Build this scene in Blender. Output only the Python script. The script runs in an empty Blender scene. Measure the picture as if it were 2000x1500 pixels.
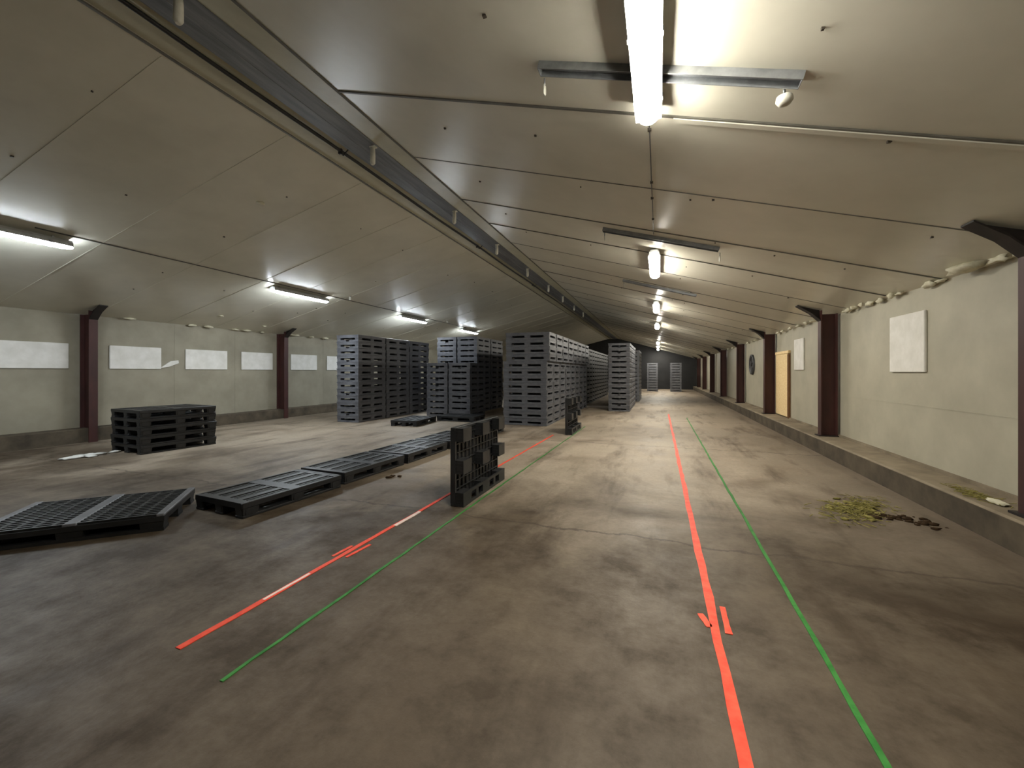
import bpy, bmesh, math, random
from mathutils import Vector, Matrix
R = math.radians
scene = bpy.context.scene
COL = scene.collection
random.seed(7)

# ------------------------------------------------------------------ materials
def nodes(name):
    m = bpy.data.materials.new(name); m.use_nodes = True
    nt = m.node_tree; nt.nodes.clear()
    out = nt.nodes.new('ShaderNodeOutputMaterial')
    b = nt.nodes.new('ShaderNodeBsdfPrincipled')
    nt.links.new(b.outputs[0], out.inputs[0])
    return m, nt, b

def lin(c):
    return tuple((x/12.92 if x <= 0.04045 else ((x+0.055)/1.055)**2.4) for x in c) + (1.0,)

def noise(nt, scale, detail=4, rough=.6, stretch=None, coord='Object', dist=0.0):
    tc = nt.nodes.new('ShaderNodeTexCoord')
    n = nt.nodes.new('ShaderNodeTexNoise')
    n.inputs['Scale'].default_value = scale
    n.inputs['Detail'].default_value = detail
    n.inputs['Roughness'].default_value = rough
    n.inputs['Distortion'].default_value = dist
    if stretch:
        mp = nt.nodes.new('ShaderNodeMapping'); mp.inputs['Scale'].default_value = stretch
        nt.links.new(tc.outputs[coord], mp.inputs[0]); nt.links.new(mp.outputs[0], n.inputs['Vector'])
    else:
        nt.links.new(tc.outputs[coord], n.inputs['Vector'])
    return n.outputs['Fac']

def ramp(nt, fac, p0, c0, p1, c1):
    r = nt.nodes.new('ShaderNodeValToRGB')
    r.color_ramp.elements[0].position = p0; r.color_ramp.elements[0].color = c0
    r.color_ramp.elements[1].position = p1; r.color_ramp.elements[1].color = c1
    nt.links.new(fac, r.inputs[0]); return r.outputs[0]

def mix(nt, fac, a, b, mode='MIX'):
    n = nt.nodes.new('ShaderNodeMix'); n.data_type = 'RGBA'; n.blend_type = mode
    if isinstance(fac, float): n.inputs[0].default_value = fac
    else: nt.links.new(fac, n.inputs[0])
    for s, v in ((6, a), (7, b)):
        if isinstance(v, tuple): n.inputs[s].default_value = v
        else: nt.links.new(v, n.inputs[s])
    return n.outputs[2]

def math_n(nt, op, a, b=None, c=None):
    n = nt.nodes.new('ShaderNodeMath'); n.operation = op
    for i, v in enumerate((a, b, c)):
        if v is None: continue
        if isinstance(v, (int, float)): n.inputs[i].default_value = v
        else: nt.links.new(v, n.inputs[i])
    return n.outputs[0]

def bump(nt, b, fac, strength, dist=.01):
    n = nt.nodes.new('ShaderNodeBump'); n.inputs['Strength'].default_value = strength
    n.inputs['Distance'].default_value = dist
    nt.links.new(fac, n.inputs['Height']); nt.links.new(n.outputs[0], b.inputs['Normal'])

def plain(name, c0, c1=None, rough=.6, scale=6, spec=.5, metal=0, bmp=0, stretch=None, lo=.35, hi=.7):
    m, nt, b = nodes(name)
    f = noise(nt, scale, stretch=stretch)
    nt.links.new(ramp(nt, f, lo, lin(c0), hi, lin(c1 or c0)), b.inputs['Base Color'])
    b.inputs['Roughness'].default_value = rough
    b.inputs['Specular IOR Level'].default_value = spec
    b.inputs['Metallic'].default_value = metal
    if bmp: bump(nt, b, f, bmp)
    return m

def emit(name, c, s):
    m, nt, b = nodes(name)
    b.inputs['Base Color'].default_value = lin((.9, .9, .9))
    b.inputs['Emission Color'].default_value = lin(c)
    b.inputs['Emission Strength'].default_value = s
    return m

def floor_material():
    m, nt, b = nodes('worn concrete')
    tc = nt.nodes.new('ShaderNodeTexCoord')
    sep = nt.nodes.new('ShaderNodeSeparateXYZ'); nt.links.new(tc.outputs['Object'], sep.inputs[0])
    big = noise(nt, .55, 6, .62, dist=.6)
    mid = noise(nt, 2.2, 8, .7)
    fine = noise(nt, 22, 5, .7)
    grit = noise(nt, 90, 3, .7)
    streak = noise(nt, 1.0, 6, .65, stretch=(2.4, .5, 1))
    col = ramp(nt, big, .34, lin((.46, .40, .335)), .68, lin((.62, .57, .50)))
    col = mix(nt, ramp(nt, mid, .35, (0, 0, 0, 1), .72, (.75, .75, .75, 1)), col, lin((.70, .645, .575)))
    dirt = ramp(nt, streak, .52, (0, 0, 0, 1), .68, (.75, .75, .75, 1))
    col = mix(nt, dirt, col, lin((.31, .255, .20)))
    col = mix(nt, ramp(nt, fine, .4, (0, 0, 0, 1), .8, (.35, .35, .35, 1)), col, lin((.34, .29, .23)))
    col = mix(nt, ramp(nt, grit, .66, (0, 0, 0, 1), .74, (.5, .5, .5, 1)), col, lin((.72, .67, .58)))
    # darker trodden dirt along the right hand plinth
    e = math_n(nt, 'ADD', sep.outputs[0], math_n(nt, 'MULTIPLY', math_n(nt, 'SUBTRACT', big, .5), 3.0))
    edge = ramp(nt, math_n(nt, 'DIVIDE', math_n(nt, 'SUBTRACT', e, .4), 2.6), .2, (0, 0, 0, 1), .95, (.6, .6, .6, 1))
    col = mix(nt, edge, col, lin((.32, .27, .225)))
    # brown stain on the near floor, darkened further to paint in its dimmer light
    far = math_n(nt, 'ADD', sep.outputs[1], math_n(nt, 'MULTIPLY', math_n(nt, 'SUBTRACT', big, .5), 7.0))
    stain_dim = math_n(nt, 'MULTIPLY', ramp(nt, math_n(nt, 'DIVIDE', far, 9.0), .35, (1, 1, 1, 1), .62, (0, 0, 0, 1)), ramp(nt, mid,   .36, (.62, .62, .62, 1), .62, (.93, .93, .93, 1)))
    col = mix(nt, stain_dim, col, lin((.20, .155, .10)))
    # smear of dark muck running off to the right
    lx = math_n(nt, 'ADD', math_n(nt, 'MULTIPLY', sep.outputs[0], .45), math_n(nt, 'MULTIPLY', sep.outputs[1], .89))
    lx = math_n(nt, 'ADD', lx, math_n(nt, 'MULTIPLY', math_n(nt, 'SUBTRACT', mid, .5), 1.1))
    sm = ramp(nt, math_n(nt, 'ABSOLUTE', math_n(nt, 'SUBTRACT', lx, 3.42)), .06, (.8, .8, .8, 1), .24, (0, 0, 0, 1))
    sm = math_n(nt, 'MULTIPLY', sm, ramp(nt, math_n(nt, 'DIVIDE', sep.outputs[0], 3.0), .22, (0, 0, 0, 1), .5, (1, 1, 1, 1)))
    col = mix(nt, sm, col, lin((.20, .15, .10)))
    # hairline joint across the hall
    w = math_n(nt, 'MULTIPLY', math_n(nt, 'SUBTRACT', noise(nt, 1.6, 6, .7), .5), .35)
    for y0, width in ((3.62, .012), (8.2, .012), (12.6, .012)):
        d = math_n(nt, 'ABSOLUTE', math_n(nt, 'SUBTRACT', math_n(nt, 'ADD', sep.outputs[1], w), y0))
        lm = ramp(nt, math_n(nt, 'DIVIDE', d, width*2), .3, (.7, .7, .7, 1), .9, (0, 0, 0, 1))
        col = mix(nt, lm, col, lin((.24, .20, .16)))
    nt.links.new(col, b.inputs['Base Color'])
    nt.links.new(ramp(nt, mid, .3, (.44, .44, .44, 1), .7, (.70, .70, .70, 1)), b.inputs['Roughness'])
    b.inputs['Specular IOR Level'].default_value = .3
    h = math_n(nt, 'ADD', math_n(nt, 'MULTIPLY', mid, .6), math_n(nt, 'MULTIPLY', fine, .4))
    bump(nt, b, h, .35, .02)
    return m

M = {}
M['floor'] = floor_material()
M['ceiling'] = plain('lacquered ceiling sheet', (.80, .785, .725), (.86, .845, .785), .30, 1.4, .5, bmp=.03, lo=.3, hi=.75)
M['seam'] = plain('grey seam', (.34, .33, .30), (.42, .41, .38), .5, 8)
M['screw'] = plain('rusty screw', (.22, .19, .16), (.30, .27, .23), .6, 30)
M['cream'] = plain('cream ridge flashing', (.72, .70, .60), (.78, .76, .66), .4, 3)
M['galv'] = plain('galvanised ridge sheet', (.42, .43, .45), (.54, .55, .57), .36, 3, .5, .35, stretch=(6, .5, 1))
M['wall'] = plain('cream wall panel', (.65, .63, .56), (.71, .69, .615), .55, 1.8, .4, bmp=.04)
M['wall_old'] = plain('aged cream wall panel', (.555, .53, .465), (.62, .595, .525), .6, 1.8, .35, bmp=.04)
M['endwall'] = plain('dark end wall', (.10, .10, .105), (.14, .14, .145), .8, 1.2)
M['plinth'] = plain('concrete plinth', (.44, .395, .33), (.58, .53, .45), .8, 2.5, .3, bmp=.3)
M['plinth_dark'] = plain('dark plinth', (.275, .245, .205), (.39, .35, .29), .85, 3, .3, bmp=.3)  # darker plinth tone for the right front face and the left plinth
M['board'] = plain('white insulation board', (.86, .85, .82), (.92, .91, .89), .6, 5, .3)
M['steel'] = plain('red oxide steel', (.22, .13, .125), (.30, .17, .155), .55, 4, .4, stretch=(1, 1, .3))
M['soot'] = plain('blackened steel', (.10, .085, .08), (.17, .14, .13), .6, 6, .4)
M['osb'] = plain('chipboard', (.88, .75, .54), (.97, .88, .69), .7, 26, .3, lo=.3, hi=.72)
M['timber'] = plain('brown timber edge', (.42, .29, .18), (.52, .38, .25), .7, 9, .3, stretch=(8, 8, 1))
M['foam'] = plain('sealing foam', (.78, .76, .66), (.90, .88, .80), .8, 14, .2, bmp=.4)
M['pallet'] = plain('dark grey recycled plastic', (.33, .335, .355), (.42, .425, .445), .42, 5, .5, bmp=.06)
M['black_pallet'] = plain('black recycled plastic', (.095, .097, .102), (.155, .157, .162), .46, 6, .45, bmp=.06)
M['housing'] = plain('grey polyester housing', (.62, .63, .63), (.68, .69, .69), .45, 6)
M['white_plastic'] = plain('white plastic', (.82, .81, .76), (.90, .89, .84), .45, 12)
M['rail'] = plain('galvanised channel', (.50, .51, .52), (.62, .63, .64), .42, 8, .5, .5)
M['cable'] = plain('black cable', (.07, .068, .065), (.11, .105, .10), .55, 9)
M['greycable'] = plain('grey cable', (.36, .355, .35), (.44, .435, .42), .55, 9)
M['orange'] = plain('orange marking', (.90, .27, .18), (.95, .38, .27), .55, 14, .3)
M['orange_far'] = M['orange']
M['green'] = plain('green marking', (.15, .43, .16), (.26, .55, .25), .55, 11, .3)
M['whitepaint'] = plain('white marking', (.92, .80, .76), (.97, .90, .86), .5, 14)
M['straw'] = plain('yellow green straw', (.42, .40, .20), (.64, .60, .36), .8, 18, .2)
M['dirt'] = plain('dark dirt', (.20, .155, .11), (.30, .235, .17), .95, 30, .1)
M['film'] = plain('white plastic film', (.80, .80, .78), (.90, .90, .88), .4, 10)
M['fan'] = plain('dark fan grey', (.20, .20, .21), (.30, .30, .31), .5, 9)
M['door'] = plain('dark sheet metal', (.12, .12, .13), (.18, .18, .19), .5, 3)
M['lamp_warm'] = emit('lit diffuser', (1.0, .98, .925), 36.0)
M['lamp_cool'] = emit('lit diffuser cool', (.93, .97, 1.0), 31.0)
M['sticker'] = plain('white sticker', (.85, .85, .85), (.9, .9, .9), .5, 9)

# ------------------------------------------------------------------ mesh helpers
class MB:
    def __init__(s): s.bm = bmesh.new(); s.mats = []
    def _mi(s, m):
        if m is None: return 0
        if m not in s.mats: s.mats.append(m)
        return s.mats.index(m)
    def box(s, x0, x1, y0, y1, z0, z1, m=None, bev=0, mat=None):
        r = bmesh.ops.create_cube(s.bm, size=1)
        vs = r['verts']
        for v in vs:
            v.co = Vector(((x0+x1)/2 + v.co.x*(x1-x0), (y0+y1)/2 + v.co.y*(y1-y0), (z0+z1)/2 + v.co.z*(z1-z0)))
        if bev:
            es = list({e for v in vs for e in v.link_edges})
            rr = bmesh.ops.bevel(s.bm, geom=es, offset=bev, segments=1, affect='EDGES', profile=.5)
            vs = list({v for f in rr['faces'] for v in f.verts} | {v for v in vs if v.is_valid})
        i = s._mi(m)
        for f in {f for v in vs for f in v.link_faces}: f.material_index = i
        if mat is not None: bmesh.ops.transform(s.bm, matrix=mat, verts=vs)
        return vs
    def frustum(s, cx, cy, ax, ay, bx, by, z0, z1, m=None):
        lo = [s.bm.verts.new((cx+sx*ax, cy+sy*ay, z0)) for sx, sy in ((-1,-1),(1,-1),(1,1),(-1,1))]
        hi = [s.bm.verts.new((cx+sx*bx, cy+sy*by, z1)) for sx, sy in ((-1,-1),(1,-1),(1,1),(-1,1))]
        i = s._mi(m); fs = [s.bm.faces.new(lo[::-1]), s.bm.faces.new(hi)]
        for k in range(4): fs.append(s.bm.faces.new((lo[k], lo[(k+1)%4], hi[(k+1)%4], hi[k])))
        for f in fs: f.material_index = i
    def prism(s, pts, axis, a0, a1, m=None, smooth=False):
        def P(p, a):
            return {'x': (a, p[0], p[1]), 'y': (p[0], a, p[1]), 'z': (p[0], p[1], a)}[axis]
        A = [s.bm.verts.new(P(p, a0)) for p in pts]; B = [s.bm.verts.new(P(p, a1)) for p in pts]
        i = s._mi(m); fs = [s.bm.faces.new(A), s.bm.faces.new(B[::-1])]
        n = len(pts)
        for k in range(n):
            f = s.bm.faces.new((A[k], B[k], B[(k+1)%n], A[(k+1)%n])); f.smooth = smooth; fs.append(f)
        for f in fs: f.material_index = i
    def loft(s, rings, m=None, smooth=True, caps=True):
        i = s._mi(m); V = [[s.bm.verts.new(p) for p in r] for r in rings]; n = len(rings[0])
        for a, b in zip(V, V[1:]):
            for k in range(n):
                f = s.bm.faces.new((a[k], a[(k+1)%n], b[(k+1)%n], b[k])); f.smooth = smooth; f.material_index = i
        if caps:
            for r in (V[0], V[-1][::-1]):
                f = s.bm.faces.new(r); f.material_index = i
    def tube(s, pts, r, m=None, n=8):
        pts = [Vector(p) for p in pts]; rings = []
        for k, p in enumerate(pts):
            t = (pts[min(k+1, len(pts)-1)] - pts[max(k-1, 0)]).normalized()
            u = t.cross(Vector((0, 0, 1)) if abs(t.z) < .95 else Vector((1, 0, 0))).normalized(); w = t.cross(u)
            rr = r[k] if isinstance(r, (list, tuple)) else r
            rings.append([p + (u*math.cos(2*math.pi*a/n) + w*math.sin(2*math.pi*a/n))*rr for a in range(n)])
        s.loft(rings, m)
    def blob(s, c, size, m=None, jit=.25, sub=2):
        r = bmesh.ops.create_icosphere(s.bm, subdivisions=sub, radius=1); i = s._mi(m)
        for v in r['verts']:
            k = 1 + random.uniform(-jit, jit)
            v.co = Vector((c[0]+v.co.x*size[0]*k, c[1]+v.co.y*size[1]*k, c[2]+v.co.z*size[2]*k))
        for f in {f for v in r['verts'] for f in v.link_faces}: f.material_index = i; f.smooth = True
    def build(s, name, m=None, parent=None, loc=(0, 0, 0), rot=(0, 0, 0)):
        bmesh.ops.recalc_face_normals(s.bm, faces=s.bm.faces[:])
        me = bpy.data.meshes.new(name); s.bm.to_mesh(me); s.bm.free()
        for q in (s.mats or [m]): me.materials.append(q)
        o = bpy.data.objects.new(name, me); COL.objects.link(o)
        o.location = loc; o.rotation_euler = rot
        if parent: o.parent = parent
        return o

def tag(o, label=None, cat=None, group=None, kind=None):
    if label: o['label'] = label
    if cat: o['category'] = cat
    if group: o['group'] = group
    if kind: o['kind'] = kind
    return o

def empty(name, loc=(0, 0, 0), rot=(0, 0, 0)):
    o = bpy.data.objects.new(name, None); COL.objects.link(o)
    o.location = loc; o.rotation_euler = rot; o.empty_display_size = .1
    return o

CH = {}
def reg(root):
    CH[root] = [c for c in COL.objects if c.parent == root]
    for c in CH[root]:
        CH[c] = [g for g in COL.objects if g.parent == c]
def copy_thing(src, loc, rot=None):
    r = src.copy(); COL.objects.link(r); r.location = loc
    if rot is not None: r.rotation_euler = rot
    for ch in CH.get(src, []):
        c = ch.copy(); COL.objects.link(c); c.parent = r
        for g in CH.get(ch, []):
            d = g.copy(); COL.objects.link(d); d.parent = c
    return r

# ------------------------------------------------------------------ the hall
YN, YF = -4.0, 36.0
WR, WL = 2.99, -11.0
def roof_r(x): return 1.4 + 1.898 - .2915*x
def roof_l(x): return 1.4 + 3.865 + .2452*x
ZC = 4.25
PR = [(3.10, roof_r(3.10)), (-2.99, roof_r(-2.99))]
PL = [(-4.14, roof_l(-4.14)), (-11.10, roof_l(-11.10))]

f = MB(); f.box(WL-.2, WR+.2, YN-.2, YF+.2, -.15, 0)
tag(f.build('floor', M['floor']), 'worn brown concrete floor of the hall', 'floor', kind='structure')

c = MB()
T = .12
def strip(a, b, m):
    c.prism([(a[0], a[1]), (b[0], b[1]), (b[0], b[1]+T), (a[0], a[1]+T)], 'y', YN-.1, YF+.1, m)
strip(PR[0], PR[1], M['ceiling'])
strip(PL[0], PL[1], M['ceiling'])
strip(PR[1], (-3.33, ZC), M['cream'])
strip((-3.74, ZC), (-3.86, ZC+.015), M['cream'])
strip((-3.86, ZC+.005), PL[0], M['cream'])
# thin folded lips where the flashing meets each slope
for x, z, s in ((-2.97, roof_r(-2.97), 1), (-4.16, roof_l(-4.16), -1)):
    c.box(x-.012, x+.012, YN, YF, z-.012, z+.02, M['seam'])
seams = [-3.3, -2.0, -.7, .6, 1.9, 3.21, 4.52, 5.88, 6.98, 8.2]
while seams[-1] < 34: seams.append(seams[-1]+1.28)
def slope_strip(fn, x0, x1, y, w, h, m):
    c.prism([(x0, fn(x0)+.004), (x1, fn(x1)+.004), (x1, fn(x1)-h), (x0, fn(x0)-h)], 'y', y-w/2, y+w/2, m)
for k, y in enumerate(seams):
    slope_strip(roof_r, -2.95, 2.97, y, .016 + .008*(k % 2), .004 + .004*(k % 3), M['seam'])
    slope_strip(roof_l, -10.98, -4.2, y + .5, .014, .005, M['ceiling'])
slope_strip(roof_r, .1, 2.97, 3.24, .05, .02, M['ceiling'])
# screw heads
rs = random.Random(3)
for y in [s + .25 for s in seams[3:16]]:
    for x in (-2.2, -1.0, .45, .62, 1.25, 2.2):
        if rs.random() < .42: continue
        xx = x + rs.uniform(-.15, .15); yy = y + rs.uniform(-.2, .3); rr = rs.uniform(.006, .012)
        c.box(xx-rr, xx+rr, yy-rr, yy+rr, roof_r(xx)-.012, roof_r(xx)+.01, M['screw'])
    for x in (-9.4, -8.6, -6.6, -5.2):
        if rs.random() < .5: continue
        xx = x + rs.uniform(-.2, .2); yy = y + rs.uniform(-.2, .3); rr = rs.uniform(.006, .012)
        c.box(xx-rr, xx+rr, yy-rr, yy+rr, roof_l(xx)-.012, roof_l(xx)+.01, M['screw'])
ceil = tag(c.build('ceiling', M['ceiling']), 'pitched ceiling of glossy beige grey sheets with thin seams', 'ceiling', kind='structure')

t = MB(); t.prism([(-3.33, ZC), (-3.74, ZC), (-3.74, ZC-.008), (-3.545, ZC-.012), (-3.54, ZC-.004), (-3.535, ZC-.012), (-3.33, ZC-.008)][::-1], 'y', YN, YF)
t.box(-3.90, -3.30, YN, YF, ZC+.02, ZC+.12)
tag(t.build('trim_1', M['galv']), 'dark galvanised sheet strip running along the ridge', 'ridge strip', kind='structure')

def wall(name, x0, x1, y0, y1, z1, m, label):
    w = MB(); w.box(x0, x1, y0, y1, -.1, z1)
    return tag(w.build(name, m), label, 'wall', kind='structure')
w = MB(); w.box(WR, WR+.15, YN-.1, YF+.1, -.1, roof_r(WR)+.05, M['wall'])
w.box(WR-.004, WR, 4.6, 8.6, .985, .995, M['wall'])
tag(w.build('wall_right', M['wall']), 'cream panelled wall along the right of the hall', 'wall', kind='structure')
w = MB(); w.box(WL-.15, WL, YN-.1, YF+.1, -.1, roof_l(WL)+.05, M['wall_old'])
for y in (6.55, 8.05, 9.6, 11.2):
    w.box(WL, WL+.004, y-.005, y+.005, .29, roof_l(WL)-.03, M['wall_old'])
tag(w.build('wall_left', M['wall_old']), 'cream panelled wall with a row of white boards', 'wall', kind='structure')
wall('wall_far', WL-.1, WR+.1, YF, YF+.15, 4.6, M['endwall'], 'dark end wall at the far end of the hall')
wall('wall_near', WL-.1, WR+.1, YN-.15, YN, 4.6, M['wall'], 'end wall behind the viewpoint')

# concrete plinths at the foot of both long walls
b_ = MB(); b_.prism([(2.60, 0), (2.585, .25), (2.60, .265), (2.99, .275), (2.99, 0)], 'y', YN, YF, M['plinth'])
b_.prism([(2.594, 0), (2.579, .245), (2.594, .245), (2.61, 0)], 'y', YN, YF, M['plinth_dark'])
b_.box(2.955, 2.99, YN, YF, .27, .305, M['plinth'])
tag(b_.build('baseboard_right', M['plinth']), 'raised concrete plinth along the right wall', 'plinth', kind='structure')
b_ = MB(); b_.prism([(-10.80, 0), (-10.80, .26), (-10.82, .275), (-11.0, .285), (-11.0, 0)], 'y', YN, YF, M['plinth_dark'])
tag(b_.build('baseboard_left', M['plinth_dark']), 'dark concrete plinth along the left wall', 'plinth', kind='structure')

# ------------------------------------------------------------------ columns
def column_right():
    r = empty('steel_column')
    m = MB(); zt = roof_r(2.86) - 1.4 + 1.4
    m.box(2.70, 2.72, -.075, .075, .27, roof_r(2.72)-.01)
    m.box(2.93, 2.95, -.075, .075, .27, roof_r(2.95)-.005)
    m.box(2.715, 2.935, -.008, .008, .27, roof_r(2.94)-.01)
    m.build('shaft', M['steel'], r)
    h = MB()
    h.prism([(2.70, roof_r(2.70)-.004), (2.38, roof_r(2.38)-.004), (2.36, roof_r(2.36)-.012), (2.56, roof_r(2.56)-.08), (2.70, roof_r(2.70)-.18)], 'y', -.01, .01)
    h.prism([(2.70, roof_r(2.70)-.18), (2.56, roof_r(2.56)-.08), (2.35, roof_r(2.35)-.004), (2.35, roof_r(2.35)-.018), (2.555, roof_r(2.555)-.095), (2.70, roof_r(2.70)-.2)][::-1], 'y', -.075, .075)
    h.build('haunch', M['soot'], r)
    p = MB(); p.box(2.66, 2.985, -.11, .11, .262, .285); p.build('base_plate', M['soot'], r)
    return r
def column_left():
    r = empty('steel_column')
    m = MB()
    m.box(-10.70, -10.68, -.07, .07, .0, roof_l(-10.70)-.01)
    m.box(-10.99, -10.97, -.07, .07, .27, roof_l(-10.99)-.005)
    m.box(-10.975, -10.695, -.008, .008, .27, roof_l(-10.97)-.01)
    m.build('shaft', M['steel'], r)
    h = MB()
    h.prism([(-10.68, roof_l(-10.68)-.004), (-10.38, roof_l(-10.38)-.004), (-10.54, roof_l(-10.54)-.07), (-10.68, roof_l(-10.68)-.17)], 'y', -.012, .012)
    h.prism([(-10.68, roof_l(-10.68)-.17), (-10.54, roof_l(-10.54)-.07), (-10.34, roof_l(-10.34)-.004), (-10.34, roof_l(-10.34)-.018), (-10.54, roof_l(-10.54)-.085), (-10.68, roof_l(-10.68)-.19)], 'y', -.07, .07)
    h.build('haunch', M['soot'], r)
    return r
cr = column_right(); reg(cr)
YR = [4.52, 8.75, 12.86, 17.05, 21.3, 25.5, 29.7, 33.8]
RL = ['red-brown steel column on the plinth, nearest one on the right wall',
      'dark steel column on the plinth between the two white wall boards',
      'dark steel column beside the upright chipboard sheet',
      'steel column just beyond the round wall fan',
      'steel column beside the dark metal door far along the right wall',
      'second steel column beyond the dark metal door',
      'third steel column beyond the dark metal door',
      'last steel column on the right wall by the dark end wall']
YR[0] = 4.37
for k, y in enumerate(YR):
    o = cr if k == 0 else copy_thing(cr, (0, y, 0))
    o.location = (0, y, 0)
    tag(o, RL[k], 'column', 'steel columns along the right wall', 'thing')
cl = column_left(); reg(cl)
for k, (y, lab) in enumerate(((4.9, 'red-brown steel column behind the low stack of five pallets'),
                              (9.42, 'red-brown steel column on the left wall between the low stack and the tall pallet block'))):
    o = cl if k == 0 else copy_thing(cl, (0, y, 0))
    o.location = (0, y, 0)
    tag(o, lab, 'column', 'steel columns along the left wall', 'thing')

# ------------------------------------------------------------------ boards on the walls
def mkboard(x, y0, y1, z0, z1, side, label, group):
    m = MB()
    a, b = (x-.03, x) if side > 0 else (x, x+.03)
    m.box(a, b, y0, y1, z0, z1, bev=.008)
    return tag(m.build('wall_board', M['board']), label, 'board', group)
LB = [(1.15, 2.15, 'white board on the left wall, outermost at the picture edge'), (2.5, 3.35, None), (3.72, 4.66, 'white board on the left wall just before the nearer steel column'),
      (5.3, 6.26, 'white board just beyond the steel column behind the low pallet stack'),
      (6.78, 7.82, 'white board above the far end of the low pallet stack, middle of its wall bay'),
      (8.22, 9.2, 'white board just before the farther steel column on the left wall'),
      (9.85, 10.9, 'white board between the farther left steel column and the tall pallet block'),
      (11.35, 12.2, 'white board half hidden behind the tall pallet block')]
for y0, y1, lab in LB:
    if lab is None or y0 < 3: continue
    mkboard(WL, y0, y1, 1.47, 1.97, -1, lab, 'white boards along the left wall')
mkboard(WL, 2.55, 3.6, 1.47, 1.97, -1, 'white board at the cut-off end of the left wall', 'white boards along the left wall')
mkboard(WR, 6.22, 7.0, 1.40, 2.14, 1, 'large white board on the right wall in the nearest full bay', 'white boards on the right wall')
mkboard(WR, 10.55, 11.2, 1.45, 2.15, 1, 'white board on the right wall beside the chipboard sheet', 'white boards on the right wall')

m = MB()
m.prism([(6.24, 1.50), (6.42, 1.53), (6.63, 1.62), (6.62, 1.69), (6.45, 1.66), (6.33, 1.57)], 'x', WL+.002, WL+.03)
tag(m.build('torn_flap', M['board']), 'small torn white flap on the left wall between two white boards', 'flap')

o = empty('chipboard_sheet', (0, 0, 0))
m = MB(); m.box(2.955, 2.987, 11.68, 12.74, .285, 1.86); m.build('panel', M['osb'], o)
m = MB(); m.box(2.94, 2.987, 11.56, 11.66, .285, 1.84); m.build('timber_batten', M['timber'], o)
m = MB(); m.box(2.94, 2.987, 11.56, 12.76, 1.865, 1.93); m.build('top_rail', M['osb'], o)
tag(o, 'pale chipboard sheet standing upright on the right wall plinth', 'chipboard sheet')

o = empty('wall_fan', (WR, 15.8, 1.66))
m = MB(); n = 28
rings = []
for rr, xx in ((.34, 0), (.34, -.06), (.29, -.06), (.27, -.01)):
    rings.append([(xx, rr*math.cos(2*math.pi*k/n), rr*math.sin(2*math.pi*k/n)) for k in range(n)])
m.loft(rings, caps=False); m.build('ring', M['fan'], o)
m = MB(); m.loft([[(x, .27*math.cos(2*math.pi*k/n), .27*math.sin(2*math.pi*k/n)) for k in range(n)] for x in (-.012, -.002)]); m.build('backing', M['soot'], o)
for k in range(4):
    m = MB(); m.box(-.035, -.027, -.05, .05, .05, .25, mat=Matrix.Rotation(R(90*k+20), 4, 'X') @ Matrix.Rotation(R(0), 4, 'Z'))
    m.build('blade', M['fan'], o)
m = MB(); m.tube([(-.02, 0, 0), (-.06, 0, 0)], .06, n=16); m.build('hub', M['soot'], o)
tag(o, 'round dark grey fan set high in the right wall', 'fan')

o = empty('metal_door', (WR, 22.2, .28))
m = MB(); m.box(-.05, -.002, -.55, .55, 0, 1.75); m.build('door_leaf', M['door'], o)
m = MB()
for y in (-.62, .55): m.box(-.07, -.002, y, y+.07, 0, 1.82)
m.box(-.07, -.002, -.55, .55, 1.75, 1.82); m.build('door_frame', M['soot'], o)
m = MB(); m.tube([(-.05, .42, .85), (-.09, .42, .85), (-.09, .30, .85)], .012); m.build('door_handle', M['rail'], o)
tag(o, 'dark metal door far along the right wall', 'door')

# ragged sealing foam along both eaves
m = MB(); rs = random.Random(11); random.seed(11)
for y in [4.75+.0, 5.0, 5.25, 5.9, 6.1, 6.7, 6.85, 7.2, 7.5, 7.7, 7.95, 8.2, 8.4, 9.3, 9.8, 10.2, 10.7, 11.3, 11.9, 12.4, 13.4, 14.2, 15, 15.6, 16.3, 18, 19.5, 20.5]:
    x = 2.95 - random.uniform(0, .05)
    m.blob((x, y, roof_r(x)-.02), (random.uniform(.02, .055), random.uniform(.03, .12), random.uniform(.015, .04)), None, .5)
tag(m.build('sealing_foam', M['foam']), 'ragged pale foam squeezed out along the top of the right wall', 'foam', kind='stuff')
m = MB()
for y in [5.6, 6.9, 7.3, 8.0, 8.3, 8.8, 9.9, 10.6, 11.2, 12.0, 12.7]:
    x = -10.93 + random.uniform(0, .05)
    m.blob((x, y, roof_l(x)-.02), (random.uniform(.03, .06), random.uniform(.06, .2), random.uniform(.02, .035)), None, .35)
tag(m.build('sealing_foam', M['foam']), 'ragged pale foam bits along the top of the left wall', 'foam', kind='stuff')
def foamscrap(pos, size, label):
    m = MB(); m.blob((0, 0, 0), size, None, .28, 2)
    tag(m.build('foam_scrap', M['foam'], None, pos), label, 'foam scrap')
foamscrap((2.86, 5.35, roof_r(2.86)-.03), (.1, .2, .05), 'large torn white foam flap at the eave near the nearest right column')
foamscrap((-10.1, 7.04, roof_l(-10.1)-.012), (.05, .06, .02), 'pale foam dab on the left ceiling near the eave')
foamscrap((-10.45, 8.5, roof_l(-10.45)-.012), (.05, .07, .02), 'pale foam dab on the left ceiling before the farther left column')
foamscrap((-5.53, 4.44, roof_l(-5.53)-.012), (.035, .06, .02), 'small peeling beige scrap stuck on the left ceiling')

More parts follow.
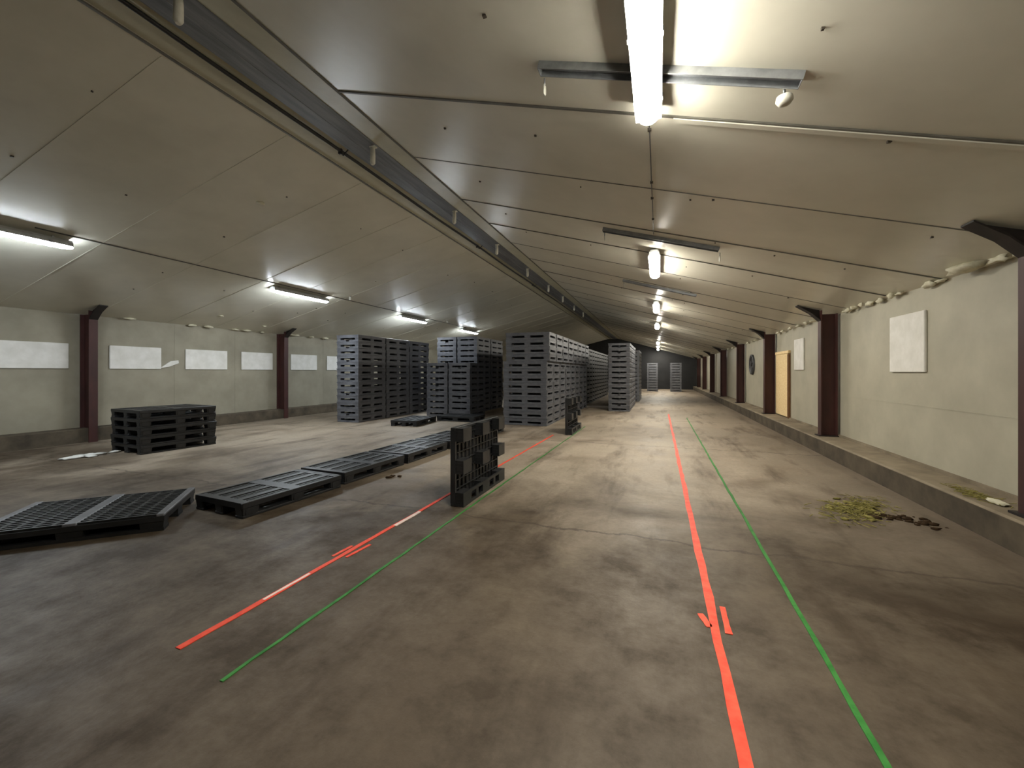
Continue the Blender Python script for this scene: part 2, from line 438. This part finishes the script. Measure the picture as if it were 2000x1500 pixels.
# ------------------------------------------------------------------ lamps
def make_lamp(mat):
    r = empty('fluorescent_lamp')
    L, W = .8, .078
    m = MB()   # grey tray on top
    prof = [(-W*.6, .085), (-W*.95, .05), (-W*1.0, .012), (-W*1.14, .004), (-W*1.14, 0), (W*1.14, 0), (W*1.14, .004), (W*1.0, .012), (W*.95, .05), (W*.6, .085)]
    m.prism(prof, 'y', -L+.02, L-.02); m.build('housing', M['housing'], r)
    m = MB(); rings = []; n = 14
    for y, s in ((-L, .45), (-L+.03, .72), (-L+.10, .93), (-L+.2, 1), (L-.2, 1), (L-.1, .93), (L-.03, .72), (L, .45)):
        rings.append([(W*1.02*s*math.cos(math.pi*k/(n-1)), y, -.04*s*max(0.0, math.sin(math.pi*k/(n-1)))**.8-.001) for k in range(n)])
    m.loft(rings); m.build('diffuser', mat, r)
    for y in (-.55, 0, .55):
        for s in (-1, 1):
            m = MB(); m.box(s*W*1.17-.004, s*W*1.17+.004, y-.015, y+.015, -.004, .03); m.build('clip', M['rail'], r)
    for y in (-.6, .6):
        m = MB(); m.box(-.012, .012, y-.012, y+.012, .07, .112); m.build('hanger_bracket', M['rail'], r)
    return r
lw = make_lamp(M['lamp_warm']); reg(lw)
lc = make_lamp(M['lamp_cool']); reg(lc)
XR_, XL_ = -.07, -7.97
zr = roof_r(XR_) - .115; zl = roof_l(XL_) - .115
G = 'lit strip lamps hanging along the right half of the ceiling'
for k, (y, lab) in enumerate(((2.32, 'long lit strip lamp overhead, nearest and largest in the picture'),
                              (7.45, 'lit strip lamp hanging beyond the dark metal ceiling rail'),
                              (12.3, 'third lit strip lamp along the aisle, above the orange line'),
                              (17.2, 'fourth lit strip lamp along the aisle, by the dark ceiling zone'),
                              (27.0, 'nearest of three small lit lamps at the far end of the aisle'),
                              (30.8, 'middle one of three small lit lamps at the far end of the aisle'),
                              (34.6, 'last small lit lamp by the dark end wall'))):
    o = lw if k == 0 else copy_thing(lw, (0, 0, 0))
    o.location = (XR_, y, zr); tag(o, lab, 'lamp', G)
G = 'lit strip lamps hanging along the left half of the ceiling'
for k, (y, lab) in enumerate(((2.62, 'lit strip lamp over the left side, cut by the picture edge'),
                              (7.45, 'lit strip lamp on the left ceiling before the tall pallet block'),
                              (12.15, 'lit strip lamp above the rear of the pallet block at the left wall'),
                              (16.6, 'lit strip lamp above the tall stacks behind the flat pallets'))):
    o = lc if k == 0 else copy_thing(lc, (0, 0, 0))
    o.location = (XL_, y, zl); tag(o, lab, 'lamp', G)

# ceiling rails (galvanised channels across the right slope)
a_ = math.atan(.2915)
def make_rail():
    r = empty('ceiling_rail')
    m = MB()
    m.box(-.80, .80, -.045, .045, -.012, 0); m.box(-.80, .80, -.045, -.038, -.05, -.01); m.box(-.80, .80, .038, .045, -.05, -.01)
    m.build('channel', M['rail'], r)
    for x in (-.8, .796):
        m = MB(); m.box(x, x+.004, -.045, .045, -.05, 0); m.build('end_plate', M['rail'], r)
    return r
rl = make_rail(); reg(rl)
for k, (y, lab) in enumerate(((2.73, 'galvanised rail across the ceiling behind the nearest strip lamp'),
                              (6.13, 'dark metal rail across the ceiling in front of the second aisle lamp'),
                              (9.66, 'faint metal rail across the ceiling beyond the second aisle lamp'))):
    o = rl if k == 0 else copy_thing(rl, (0, 0, 0))
    o.location = (0, y, roof_r(0)-.0); o.rotation_euler = (0, a_, 0)
    tag(o, lab, 'rail', 'metal rails across the right ceiling')

# small plastic hangers below the rail ends
def make_drop():
    r = empty('hanging_hook')
    m = MB(); m.tube([(0, 0, 0), (0, 0, -.05)], .006); m.build('stem', M['rail'], r)
    m = MB(); m.tube([(0, -.012, -.05), (0, -.012, -.11), (0, 0, -.125), (0, .012, -.11), (0, .012, -.05)], .007); m.build('loop', M['white_plastic'], r)
    return r
hk = make_drop(); reg(hk)
for k, (x, y, lab) in enumerate(((-.76, 2.80, 'thin pale hook hanging at the left end of the nearest ceiling rail'),
                                 (-.76, 6.2, 'small hook below the left end of the dark ceiling rail'),
                                 (.78, 6.2, 'small hook below the right end of the dark ceiling rail'),
                                 (-.76, 9.72, 'small hook below the left end of the faint ceiling rail'))):
    o = hk if k == 0 else copy_thing(hk, (0, 0, 0))
    o.location = (x, y, roof_r(x)-.045); tag(o, lab, 'hook', 'hooks at the ceiling rail ends')
o = empty('hanging_insulator', (.70, 2.83, roof_r(.70)-.05))
m = MB(); m.loft([[(rr*math.cos(2*math.pi*k/16), rr*math.sin(2*math.pi*k/16), z) for k in range(16)] for rr, z in ((.02, 0), (.042, -.012), (.046, -.035), (.034, -.055), (.012, -.062))]); m.build('body', M['white_plastic'], o)
m = MB(); m.tube([(0, 0, .05), (0, 0, -.002)], .008); m.build('stem', M['rail'], o)
tag(o, 'round white plastic cap hanging under the right end of the nearest rail', 'insulator')

# insulator-like hangers on the left slope
def make_knob():
    r = empty('ceiling_insulator')
    m = MB(); m.tube([(0, 0, 0), (0, 0, -.03)], .012); m.build('stem', M['rail'], r)
    m = MB(); m.loft([[(rr*math.cos(2*math.pi*k/12), rr*math.sin(2*math.pi*k/12), z) for k in range(12)] for rr, z in ((.02, -.03), (.045, -.04), (.03, -.055), (.045, -.07), (.03, -.085), (.04, -.1), (.015, -.112))]); m.build('ribbed_body', M['white_plastic'], r)
    return r
kb = make_knob(); reg(kb)
for k, (x, y, lab) in enumerate(((-7.61, 8.68, 'white ribbed insulator on the left ceiling past the second left lamp'), (-7.61, 13.9, 'white ribbed insulator on the left ceiling past the third left lamp'))):
    o = kb if k == 0 else copy_thing(kb, (0, 0, 0))
    o.location = (x, y, roof_l(x)); tag(o, lab, 'insulator', 'insulators on the left ceiling')

# white hangers along the ridge
def make_ridge_hook():
    r = empty('ridge_hook')
    m = MB(); m.box(-.03, .05, -.03, .03, -.012, 0); m.build('plate', M['white_plastic'], r)
    m = MB(); m.tube([(0, 0, -.01), (.004, 0, -.1), (.0, 0, -.2), (0, 0, -.225)], [.03, .032, .034, .018], n=10); m.build('sleeve', M['white_plastic'], r)
    return r
rh = make_ridge_hook(); reg(rh)
RH = [(2.05, 'white sleeve hanger on the ridge strip, nearest, cut by the picture top'), (4.27, 'white sleeve hanger on the ridge strip where the black tie crosses'),
      (6.46, 'third white sleeve hanger along the ridge strip'), (8.47, 'fourth white sleeve hanger along the ridge strip'), (10.73, 'fifth white sleeve hanger along the ridge strip'),
      (13.0, 'sixth white sleeve hanger along the ridge strip'), (15.1, 'seventh white sleeve hanger along the ridge strip'), (17.3, 'eighth white sleeve hanger along the ridge strip'), (19.5, 'ninth white sleeve hanger, last clear one along the ridge strip')]
for k, (y, lab) in enumerate(RH):
    o = rh if k == 0 else copy_thing(rh, (0, 0, 0))
    o.location = (-3.40, y, ZC-.008); tag(o, lab, 'hanger', 'white hangers along the ridge')
# black cable along the ridge with ties
o = empty('ridge_cable', (0, 0, 0))
pts = []
y = YN
while y < YF:
    pts.append((-3.845 + .006*math.sin(y*1.7), y, ZC-.012 - .008*abs(math.sin(y*.75)))); y += .5
m = MB(); m.tube(pts, .02); m.build('cable', M['cable'], o)
for y in (4.2, 8.4, 12.7):
    m = MB(); m.box(-3.87, -3.82, y-.012, y+.012, ZC-.05, ZC+.01); m.tube([(-3.845, y, ZC-.03), (-3.80, y, ZC-.08), (-3.72, y, ZC-.02)], .008); m.build('tie', M['cable'], o)
tag(o, 'thick black cable running along the ridge beside the dark strip', 'cable')
# lamp feed cables on both slopes
o = empty('lamp_cable', (0, 0, 0))
m = MB(); m.tube([(XR_, y_, roof_r(XR_)-.008) for y_ in (3.14, 4, 5.2, 6.0)], .005, n=6); m.build('cable', M['greycable'], o)
for y_ in (3.4, 4.35, 4.75, 5.4):
    m = MB(); m.box(XR_-.014, XR_+.014, y_-.01, y_+.01, roof_r(XR_)-.02, roof_r(XR_)+.002); m.build('clip', M['screw'], o)
tag(o, 'thin grey cable clipped to the ceiling beyond the nearest lamp', 'cable')
m = MB(); m.tube([(XL_+.12, y_, roof_l(XL_+.12)-.008) for y_ in (3.0, 4.5, 6.0, 8, 10, 12, 14, 16)], .009, n=6)
tag(m.build('lamp_cable', M['greycable']), 'grey cable along the left ceiling linking the lamps', 'cable')

# ------------------------------------------------------------------ pallets
# local frame: long side (1.2) along y, short side (0.75) along x, origin at the middle of the footprint
def pallet(name, P, dk, rn, mat, lx=.75, ly=1.2, fancy=True, whole=False):
    hx, hy = lx/2, ly/2
    z1 = P; z0 = P-dk; zr_ = rn
    r = None if whole else empty(name)
    d = MB()
    # rim
    rim = .035
    for x in (-hx, hx-rim): d.box(x, x+rim, -hy, hy, z0, z1, bev=0 if whole else .005)
    for y in (-hy, hy-rim): d.box(-hx+rim, hx-rim, y, y+rim, z0, z1)
    # cross bands on the deck
    for y, wd in ((-hy+rim, .05), (-.07, .14), (hy-rim-.05, .05)): d.box(-hx+rim, hx-rim, y, y+wd, z1-.03, z1-.002)
    # lengthwise slats with ribs between
    if not whole:
        n = 7; gap = .02; ww = (lx-2*rim-gap*(n+1))/n
        for k in range(n):
            x = -hx+rim+gap+k*(ww+gap)
            if fancy and k in (1, 3, 5): d.box(x, x+ww, -hy+rim, hy-rim, z1-.022, z1-.004)
            else:
                d.box(x+ww*.1, x+ww*.35, -hy+rim, hy-rim, z1-.03, z1-.008); d.box(x+ww*.65, x+ww*.9, -hy+rim, hy-rim, z1-.03, z1-.008)
        for k in range(9):
            y = -hy+.12+k*.12
            d.box(-hx+rim, hx-rim, y-.006, y+.006, z1-.04, z1-.014)
    if whole or not fancy:
        d.box(-hx+rim, hx-rim, -hy+rim, hy-rim, z1-.06, z1-.034)
    bx = [-hx+.065, 0, hx-.065]; by = [-hy+.085, 0, hy-.085]
    tgt = d if whole else None
    if not whole: d.build('deck', mat, r)
    for i, x in enumerate(bx):
        for j, y in enumerate(by):
            if i == 1 and j != 1 and (whole or not fancy): continue
            b = tgt or MB()
            b.frustum(x, y, .055, .072, .062, .08, zr_, z0)
            if not whole and fancy:   # moulded ribs round the block
                for s in (-1, 1):
                    b.box(x+s*.06-.003, x+s*.06+.003, y-.05, y+.05, zr_, z0); b.box(x-.04, x+.04, y+s*.078-.003, y+s*.078+.003, zr_, z0)
            if not whole: b.build('block', mat, r)
    for x in bx:
        b = tgt or MB()
        b.box(x-.06, x+.06, -hy+.005, hy-.005, 0, zr_, bev=0 if whole else .006)
        if not whole: b.build('runner', mat, r)
    if not fancy or whole:
        for y in (-hy+.005, hy-.125):
            b = tgt or MB()
            b.box(-hx+.12, hx-.12, y, y+.12, 0, zr_)
            if not whole: b.build('cross_runner', mat, r)
    if not fancy or whole:
        b = tgt or MB()   # closed core and overhanging lip
        b.box(-.03, .03, -hy+.14, hy-.14, zr_-.02, z0+.01); b.box(-hx+.12, hx-.12, -.05, .05, zr_-.02, z0+.01)
        if not whole: b.build('core', mat, r)
        b = tgt or MB()
        for x in (-hx-.008, hx): b.box(x, x+.008, -hy-.008, hy+.008, z1-.022, z1-.004)
        for y in (-hy-.008, hy): b.box(-hx, hx, y, y+.008, z1-.022, z1-.004)
        if not whole: b.build('lip', mat, r)
    if whole: r = d.build(name, mat)
    return r

PS = .188
pe = pallet('plastic_pallet', .15, .055, .028, M['black_pallet'])              # loose black pallets
ps = pallet('plastic_pallet', PS, .083, .050, M['pallet'], fancy=False)         # stacked grey pallets
pw = pallet('plastic_pallet', PS, .083, .050, M['pallet'], whole=True)          # same, far off
def ribbed_pallet():
    lx, ly, P = .82, 1.2, .15; hx, hy = lx/2, ly/2; mat = M['black_pallet']
    r = empty('plastic_pallet')
    d = MB()
    d.box(-hx+.02, hx-.02, -hy+.02, hy-.02, .112, .135)
    for x in (-hx, hx-.03): d.box(x, x+.03, -hy, hy, .095, P, bev=.004)
    for y in (-hy, hy-.03): d.box(-hx+.03, hx-.03, y, y+.03, .095, P)
    for k in range(12):
        y = -hy+.09+k*(ly-.18)/11; d.box(-hx+.03, hx-.03, y-.004, y+.004, .098, .113)
    for k in range(8):
        x = -hx+.08+k*(lx-.16)/7; d.box(x-.005, x+.005, -hy+.03, hy-.03, .094, .113); d.box(x-.02, x+.02, -hy+.03, hy-.03, .134, .146)
    d.build('deck', mat, r)
    for x in (-hx+.075, 0, hx-.075):
        for y in (-hy+.10, 0, hy-.10):
            b = MB()
            b.box(x-.055, x+.055, y-.075, y+.075, .02, .115)
            b.box(x-.072, x+.072, y-.098, y+.098, .0, .012); b.box(x-.068, x+.068, y-.092, y+.092, .10, .114)
            for q in (-.07, -.035, 0, .035, .064): b.box(x+q-.0, x+q+.006, y-.094, y+.094, .005, .11)
            for q in (-.092, .086): b.box(x-.068, x+.068, y+q, y+q+.006, .005, .11)
            b.build('block', mat, r)
    for y0, y1 in ((-hy+.198, -.098), (.098, hy-.198)):
        b = MB(); x = -hx+.075
        b.box(x-.07, x-.04, y0, y1, 0, .022); b.box(x+.04, x+.07, y0, y1, 0, .022); b.box(x-.04, x+.04, (y0+y1)/2-.03, (y0+y1)/2+.03, 0, .016)
        b.build('runner', mat, r)
    return r
pu = ribbed_pallet()
pl = pallet('plastic_pallet', .15, .05, .03, M['black_pallet'], lx=.98)
for q in (pe, ps, pu, pl): reg(q)
used = {}
def put(kind, loc, rot, label, group=None, cat='pallet'):
    src = {'e': pe, 's': ps, 'w': pw, 'u': pu, 'l': pl}[kind]
    if kind not in used: used[kind] = 1; o = src; o.location = loc; o.rotation_euler = rot
    else: o = copy_thing(src, loc, rot)
    for key in ('label', 'group', 'category'):
        if key in o: del o[key]
    return tag(o, label, cat, group)
ORD = 'lowest second third fourth fifth sixth seventh eighth ninth tenth eleventh twelfth thirteenth fourteenth'.split()
def stack(kind, cx, cy, n, rz, where, colour='grey', p=None, shift=None, z0=0, group=None):
    rs_ = random.Random(hash((round(cx*100), round(cy*100))) & 0xffff)
    p = p or (PS if kind in 'sw' else .15)
    for k in range(n):
        dx, dy = rs_.uniform(-.008, .008), rs_.uniform(-.008, .008)
        if shift and k >= shift[0]: dx += shift[1]
        lv = 'topmost' if k == n-1 else ORD[k] if k == 0 else ORD[k] + ' from the floor'
        put(kind, (cx+dx, cy+dy, z0+k*p), (0, 0, rz + rs_.uniform(-.004, .004)),
            f'{colour} pallet, {lv}, in {where}', group or f'pallets in {where}')

# block standing at the left wall: three stacks of thirteen one behind another
for k, nm in enumerate(('front stack of the left wall block', 'middle stack of the left wall block', 'rear stack of the left wall block')):
    stack('s' if k < 2 else 'w', -8.215, 9.85+k*1.245, 13, 0, nm)
# block behind the flat pallets
stack('s', -6.685, 12.12, 9, 0, 'lower stack beside the left wall block')
stack('s', -5.89, 12.12, 9, 0, 'lower stack behind the flat pallets')
stack('w', -7.05, 13.42, 14, 0, 'tall stack behind the lower stacks, wall side')
stack('w', -6.25, 13.42, 14, 0, 'tall stack behind the lower stacks, aisle side')
stack('w', -6.25, 14.68, 14, 0, 'second tall stack behind the lower stacks')
# long block: eight stacks of thirteen side on to the aisle
nth = 'first second third fourth fifth sixth seventh eighth'.split()
for k in range(8):
    stack('s' if k < 3 else 'w', -3.33, 10.62+k*.785, 13, R(90), f'{nth[k]} stack of the long aisle block', shift=(9, .085))
# narrow block by the aisle
for k, nm in enumerate(('front stack of the narrow far block', 'middle stack of the narrow far block', 'rear stack of the narrow far block')):
    stack('s' if k == 0 else 'w', -1.345, 15.67+k*1.245, 13, 0, nm)

# the remaining far stacks, a few pixels per pallet: one heap
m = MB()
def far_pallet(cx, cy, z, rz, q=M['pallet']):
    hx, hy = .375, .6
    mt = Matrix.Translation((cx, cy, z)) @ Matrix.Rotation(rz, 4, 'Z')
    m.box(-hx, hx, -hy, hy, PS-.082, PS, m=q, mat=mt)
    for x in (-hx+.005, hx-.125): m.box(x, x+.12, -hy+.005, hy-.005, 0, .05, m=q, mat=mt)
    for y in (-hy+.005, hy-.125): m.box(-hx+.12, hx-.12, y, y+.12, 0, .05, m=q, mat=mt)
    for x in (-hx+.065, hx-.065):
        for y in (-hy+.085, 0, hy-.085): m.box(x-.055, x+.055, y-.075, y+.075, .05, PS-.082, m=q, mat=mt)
for k in range(11):
    for z in range(13): far_pallet(-3.55, 17.5+k*.78, z*PS, R(90), M['black_pallet'])  # shaded row: its shade is put into the colour as black
for k in range(2):
    for z in range(13): far_pallet(-1.25, 21.0+k*1.25, z*PS, 0)
for x in (-.45, 1.15):
    for z in range(11): far_pallet(x, 32.2, z*PS, 0)
for k in range(5):
    for z in range(11): far_pallet(-2.2-k*.8, 30.2, z*PS, 0)
tag(m.build('stacked_pallets', M['black_pallet']), 'dim far stacks of grey pallets, shaded row coloured black, at the back of the hall', 'pallet stacks', kind='stuff')

# low stack of five by the left wall
stack('l', -8.67, 5.02, 5, R(-5), 'the low stack of five by the left column', 'black', group='pallets in the low stack')

# pallets lying flat in a row on the floor
FL = [(-4.05, 3.42, R(-4), 'black pallet flat on the floor, nearest of the straight row'),
      (-4.02, 4.70, R(-2.5), 'black pallet flat on the floor, second in the straight row'),
      (-3.97, 5.96, R(-1), 'black pallet flat on the floor, third in the row, beside the upright pallet'),
      (-3.93, 7.22, R(-1), 'black pallet flat on the floor, fourth in the row, behind the upright pallet'),
      (-3.85, 8.50, R(-1.5), 'black pallet flat on the floor, last of the row before the long aisle block')]
for x, y, a, lab in FL: put('e', (x, y, 0), (0, 0, a), lab, 'pallets lying flat in a row')
put('e', (-6.28, 9.62, 0), (0, 0, R(6)), 'black pallet flat on the floor in front of the left wall block', 'flat pallets before the stacks')
put('e', (-5.45, 10.78, 0), (0, 0, R(90)), 'black pallet flat on the floor at the foot of the lower stack', 'flat pallets before the stacks')
# the two pallets stood on edge (deck to the left, feet to the aisle)
put('u', (-1.90, 4.41, .41), (0, R(-90), 0), 'black pallet standing on edge by the orange line, nearer and larger', 'pallets stood on edge')
put('u', (-1.82, 9.6, .41), (0, R(-90), 0), 'black pallet standing on edge beside the long aisle block', 'pallets stood on edge')

# the nearest pallet has a perforated deck with pale bars
def perforated():
    lx, ly, P = .92, 1.25, .15; hx, hy = lx/2, ly/2
    r = empty('plastic_pallet')
    d = MB(); n = 17; ny = 11
    d.box(-hx, hx, -hy, hy, .085, .128)
    for sgn in (-1, 1):
        for k in range(n):
            x = -hx+.03+k*(lx-.06)/(n-1)
            d.box(x-.010, x+.010, sgn*(hy/2)-hy/2+.03, sgn*(hy/2)+hy/2-.03, .128, .146)
    for k in range(ny):
        y = -hy+.05+k*(ly-.1)/(ny-1); d.box(-hx+.02, hx-.02, y-.012, y+.012, .127, .143)
    d.build('deck', M['black_pallet'], r)
    for y in (-hy, -.045, hy-.06):
        b = MB(); b.box(-hx, hx, y, y+(.09 if abs(y) < .1 else .06), .125, P, bev=.006); b.build('deck_bar', M['pallet'], r)
    for x in (-hx+.07, 0, hx-.07):
        for y in (-hy+.09, 0, hy-.09):
            b = MB(); b.frustum(x, y, .06, .08, .065, .085, .028, .085); b.build('block', M['black_pallet'], r)
        b = MB(); b.box(x-.065, x+.065, -hy+.005, hy-.005, 0, .028); b.build('runner', M['black_pallet'], r)
    return r
o = perforated(); o.location = (-4.89, 2.27, 0); o.rotation_euler = (0, 0, R(-46))
tag(o, 'black perforated pallet with pale bars, lying askew nearest the viewer', 'pallet')
# ------------------------------------------------------------------ floor lines
def line(name, pts, w, mat, label, group=None, cat='floor line', z=.004):
    m = MB(); P = [Vector((x, y, 0)) for x, y in pts]; L_, R_ = [], []
    for k, p in enumerate(P):
        t = (P[min(k+1, len(P)-1)] - P[max(k-1, 0)]).normalized(); n_ = Vector((-t.y, t.x, 0))
        ww = w*random.uniform(.85, 1.12)/2
        L_.append(p+n_*ww); R_.append(p-n_*ww)
    rings = [[(a.x, a.y, 0), (b.x, b.y, 0), (b.x, b.y, z), (a.x, a.y, z)] for a, b in zip(L_, R_)]
    m.loft(rings, smooth=False)
    return tag(m.build(name, mat), label, cat, group)
def seg(x0, y0, x1, y1, n=40, wob=.004):
    return [(x0+(x1-x0)*k/n+random.uniform(-wob, wob), y0+(y1-y0)*k/n) for k in range(n+1)]
random.seed(5)
line('orange_line', seg(.288, 1.0, .30, 14.6, 60), .05, M['orange'], 'long orange line down the middle of the aisle, broader of the pair')
line('orange_line', seg(-2.29, 1.38, -2.22, 8.9, 50), .036, M['orange'], 'orange line running behind the pallet standing on edge')
line('green_line', seg(.76, 1.0, .80, 13.6, 60), .026, M['green'], 'thin green line down the aisle, nearer the right wall')
line('green_line', seg(-1.865, 1.3, -1.79, 10.6, 60), .020, M['green'], 'thin green line passing in front of the pallet standing on edge')
for (x0, y0, x1, y1), lab in (((.355, 2.72, .352, 2.45), 'short orange dash on the wall side of the aisle orange line'),
                              ((.225, 2.60, .262, 2.48), 'short orange dash left of the aisle orange line')):
    line('orange_dash', seg(x0, y0, x1, y1, 6, .001), .034, M['orange'], lab, 'orange dashes', 'floor mark')
for (x0, y0, x1, y1), lab in (((-2.335, 2.47, -2.325, 2.67), 'short orange dash on the pallet side of the other orange line'),
                              ((-2.225, 2.49, -2.205, 2.74), 'short orange dash between the orange and green lines')):
    line('orange_dash', seg(x0, y0, x1, y1, 6, .001), .026, M['orange'], lab, 'orange dashes', 'floor mark')
line('white_line_mark', seg(-2.262, 3.15, -2.255, 3.55, 8, .001), .034, M['whitepaint'], 'pale worn patch on the orange line before the pallet on edge', None, 'floor mark', .006)
line('white_line_mark', seg(-2.285, 1.85, -2.28, 2.2, 8, .001), .020, M['whitepaint'], 'pale worn streak on the near part of the orange line', None, 'floor mark', .006)

# ------------------------------------------------------------------ litter
random.seed(21)
m = MB()
for k in range(300):
    u = random.gauss(0, .42); v = random.gauss(0, .34)
    x = 1.88 + u*.42 + v*.1; y = 5.12 + v*.62 + u*.25
    if x > 2.5: continue
    a = random.uniform(0, 6.28); l = random.uniform(.02, .07); z = .004 + random.random()*.02
    m.box(-l, l, -.003, .003, 0, .004, mat=Matrix.Translation((x, y, z)) @ Matrix.Rotation(a, 4, 'Z') @ Matrix.Rotation(random.uniform(-.2, .2), 4, 'Y'))
for k in range(26): m.blob((1.85+random.gauss(0, .15), 5.12+random.gauss(0, .18), .008), (.04, .03, .014), None, .4, 1)
tag(m.build('straw_litter', M['straw']), 'patch of yellow green straw on the floor by the right plinth', 'straw', kind='stuff')
m = MB()
for k in range(60):
    t_ = random.random(); x = 1.95+.42*t_+random.gauss(0, .05); y = 4.98-.1*t_+random.gauss(0, .07); s_ = random.uniform(.008, .03)
    m.blob((x, y, s_*.3), (s_*1.4, s_, s_*.6), None, .35, 1)
tag(m.build('dirt_crumbs', M['dirt']), 'dark crumbs of dirt beside the straw patch', 'dirt', kind='stuff')
m = MB()
for k in range(90):
    x = 2.72+random.gauss(0, .04); y = 4.95+random.gauss(0, .14); a = random.uniform(0, 6.28); l = random.uniform(.02, .05)
    m.box(-l, l, -.003, .003, 0, .004, mat=Matrix.Translation((x, y, .27+random.random()*.02)) @ Matrix.Rotation(a, 4, 'Z'))
tag(m.build('straw_litter', M['straw']), 'little heap of straw on the plinth by the nearest right column', 'straw', kind='stuff')
m = MB(); m.blob((0, 0, .018), (.05, .09, .018), None, .3, 2)
tag(m.build('foam_scrap', M['foam'], None, (2.74, 4.72, .268)), 'pale foam scrap on the plinth by the nearest right column', 'foam scrap')
m = MB()
for k in range(14):
    m.blob((random.gauss(0, .06), random.gauss(0, .17), .02), (.07, .1, .02), None, .35, 1)
tag(m.build('plastic_film', M['film'], None, (-8.95, 3.98, 0)), 'crumpled white plastic film on the floor before the low stack', 'plastic film')
m = MB()
for k in range(6): m.blob((random.gauss(0, .03), random.gauss(0, .04), .012), (.035, .03, .014), None, .35, 1)
tag(m.build('dirt_clod', M['dirt'], None, (-3.35, 4.6, 0)), 'dark clod of dirt beside the row of flat pallets', 'dirt clod')

# ------------------------------------------------------------------ world, camera, view
wd = bpy.data.worlds.new('world'); scene.world = wd; wd.use_nodes = True
wd.node_tree.nodes['Background'].inputs[0].default_value = (.02, .02, .022, 1)
wd.node_tree.nodes['Background'].inputs[1].default_value = .2
cam = bpy.data.cameras.new('camera'); co = bpy.data.objects.new('camera', cam); COL.objects.link(co)
co.location = (0, 0, 1.4); co.rotation_euler = (R(90), 0, math.atan(287/800))
cam.sensor_width = 36; cam.lens = 800/2000*36; cam.shift_y = -23/2000; cam.clip_start = .05; cam.clip_end = 200
scene.camera = co
vs_ = scene.view_settings
vs_.view_transform = 'Standard'; vs_.look = 'None'; vs_.gamma = 1; vs_.exposure = 2.0
try: vs_.use_curve_mapping = False
except Exception: pass
scene.display_settings.display_device = 'sRGB'
scene.cycles.use_denoising = True
scene.cycles.use_adaptive_sampling = True; scene.cycles.adaptive_threshold = .04; scene.cycles.adaptive_min_samples = 20
scene.cycles.max_bounces = 6; scene.cycles.diffuse_bounces = 5; scene.cycles.glossy_bounces = 3
scene.cycles.sample_clamp_indirect = 6
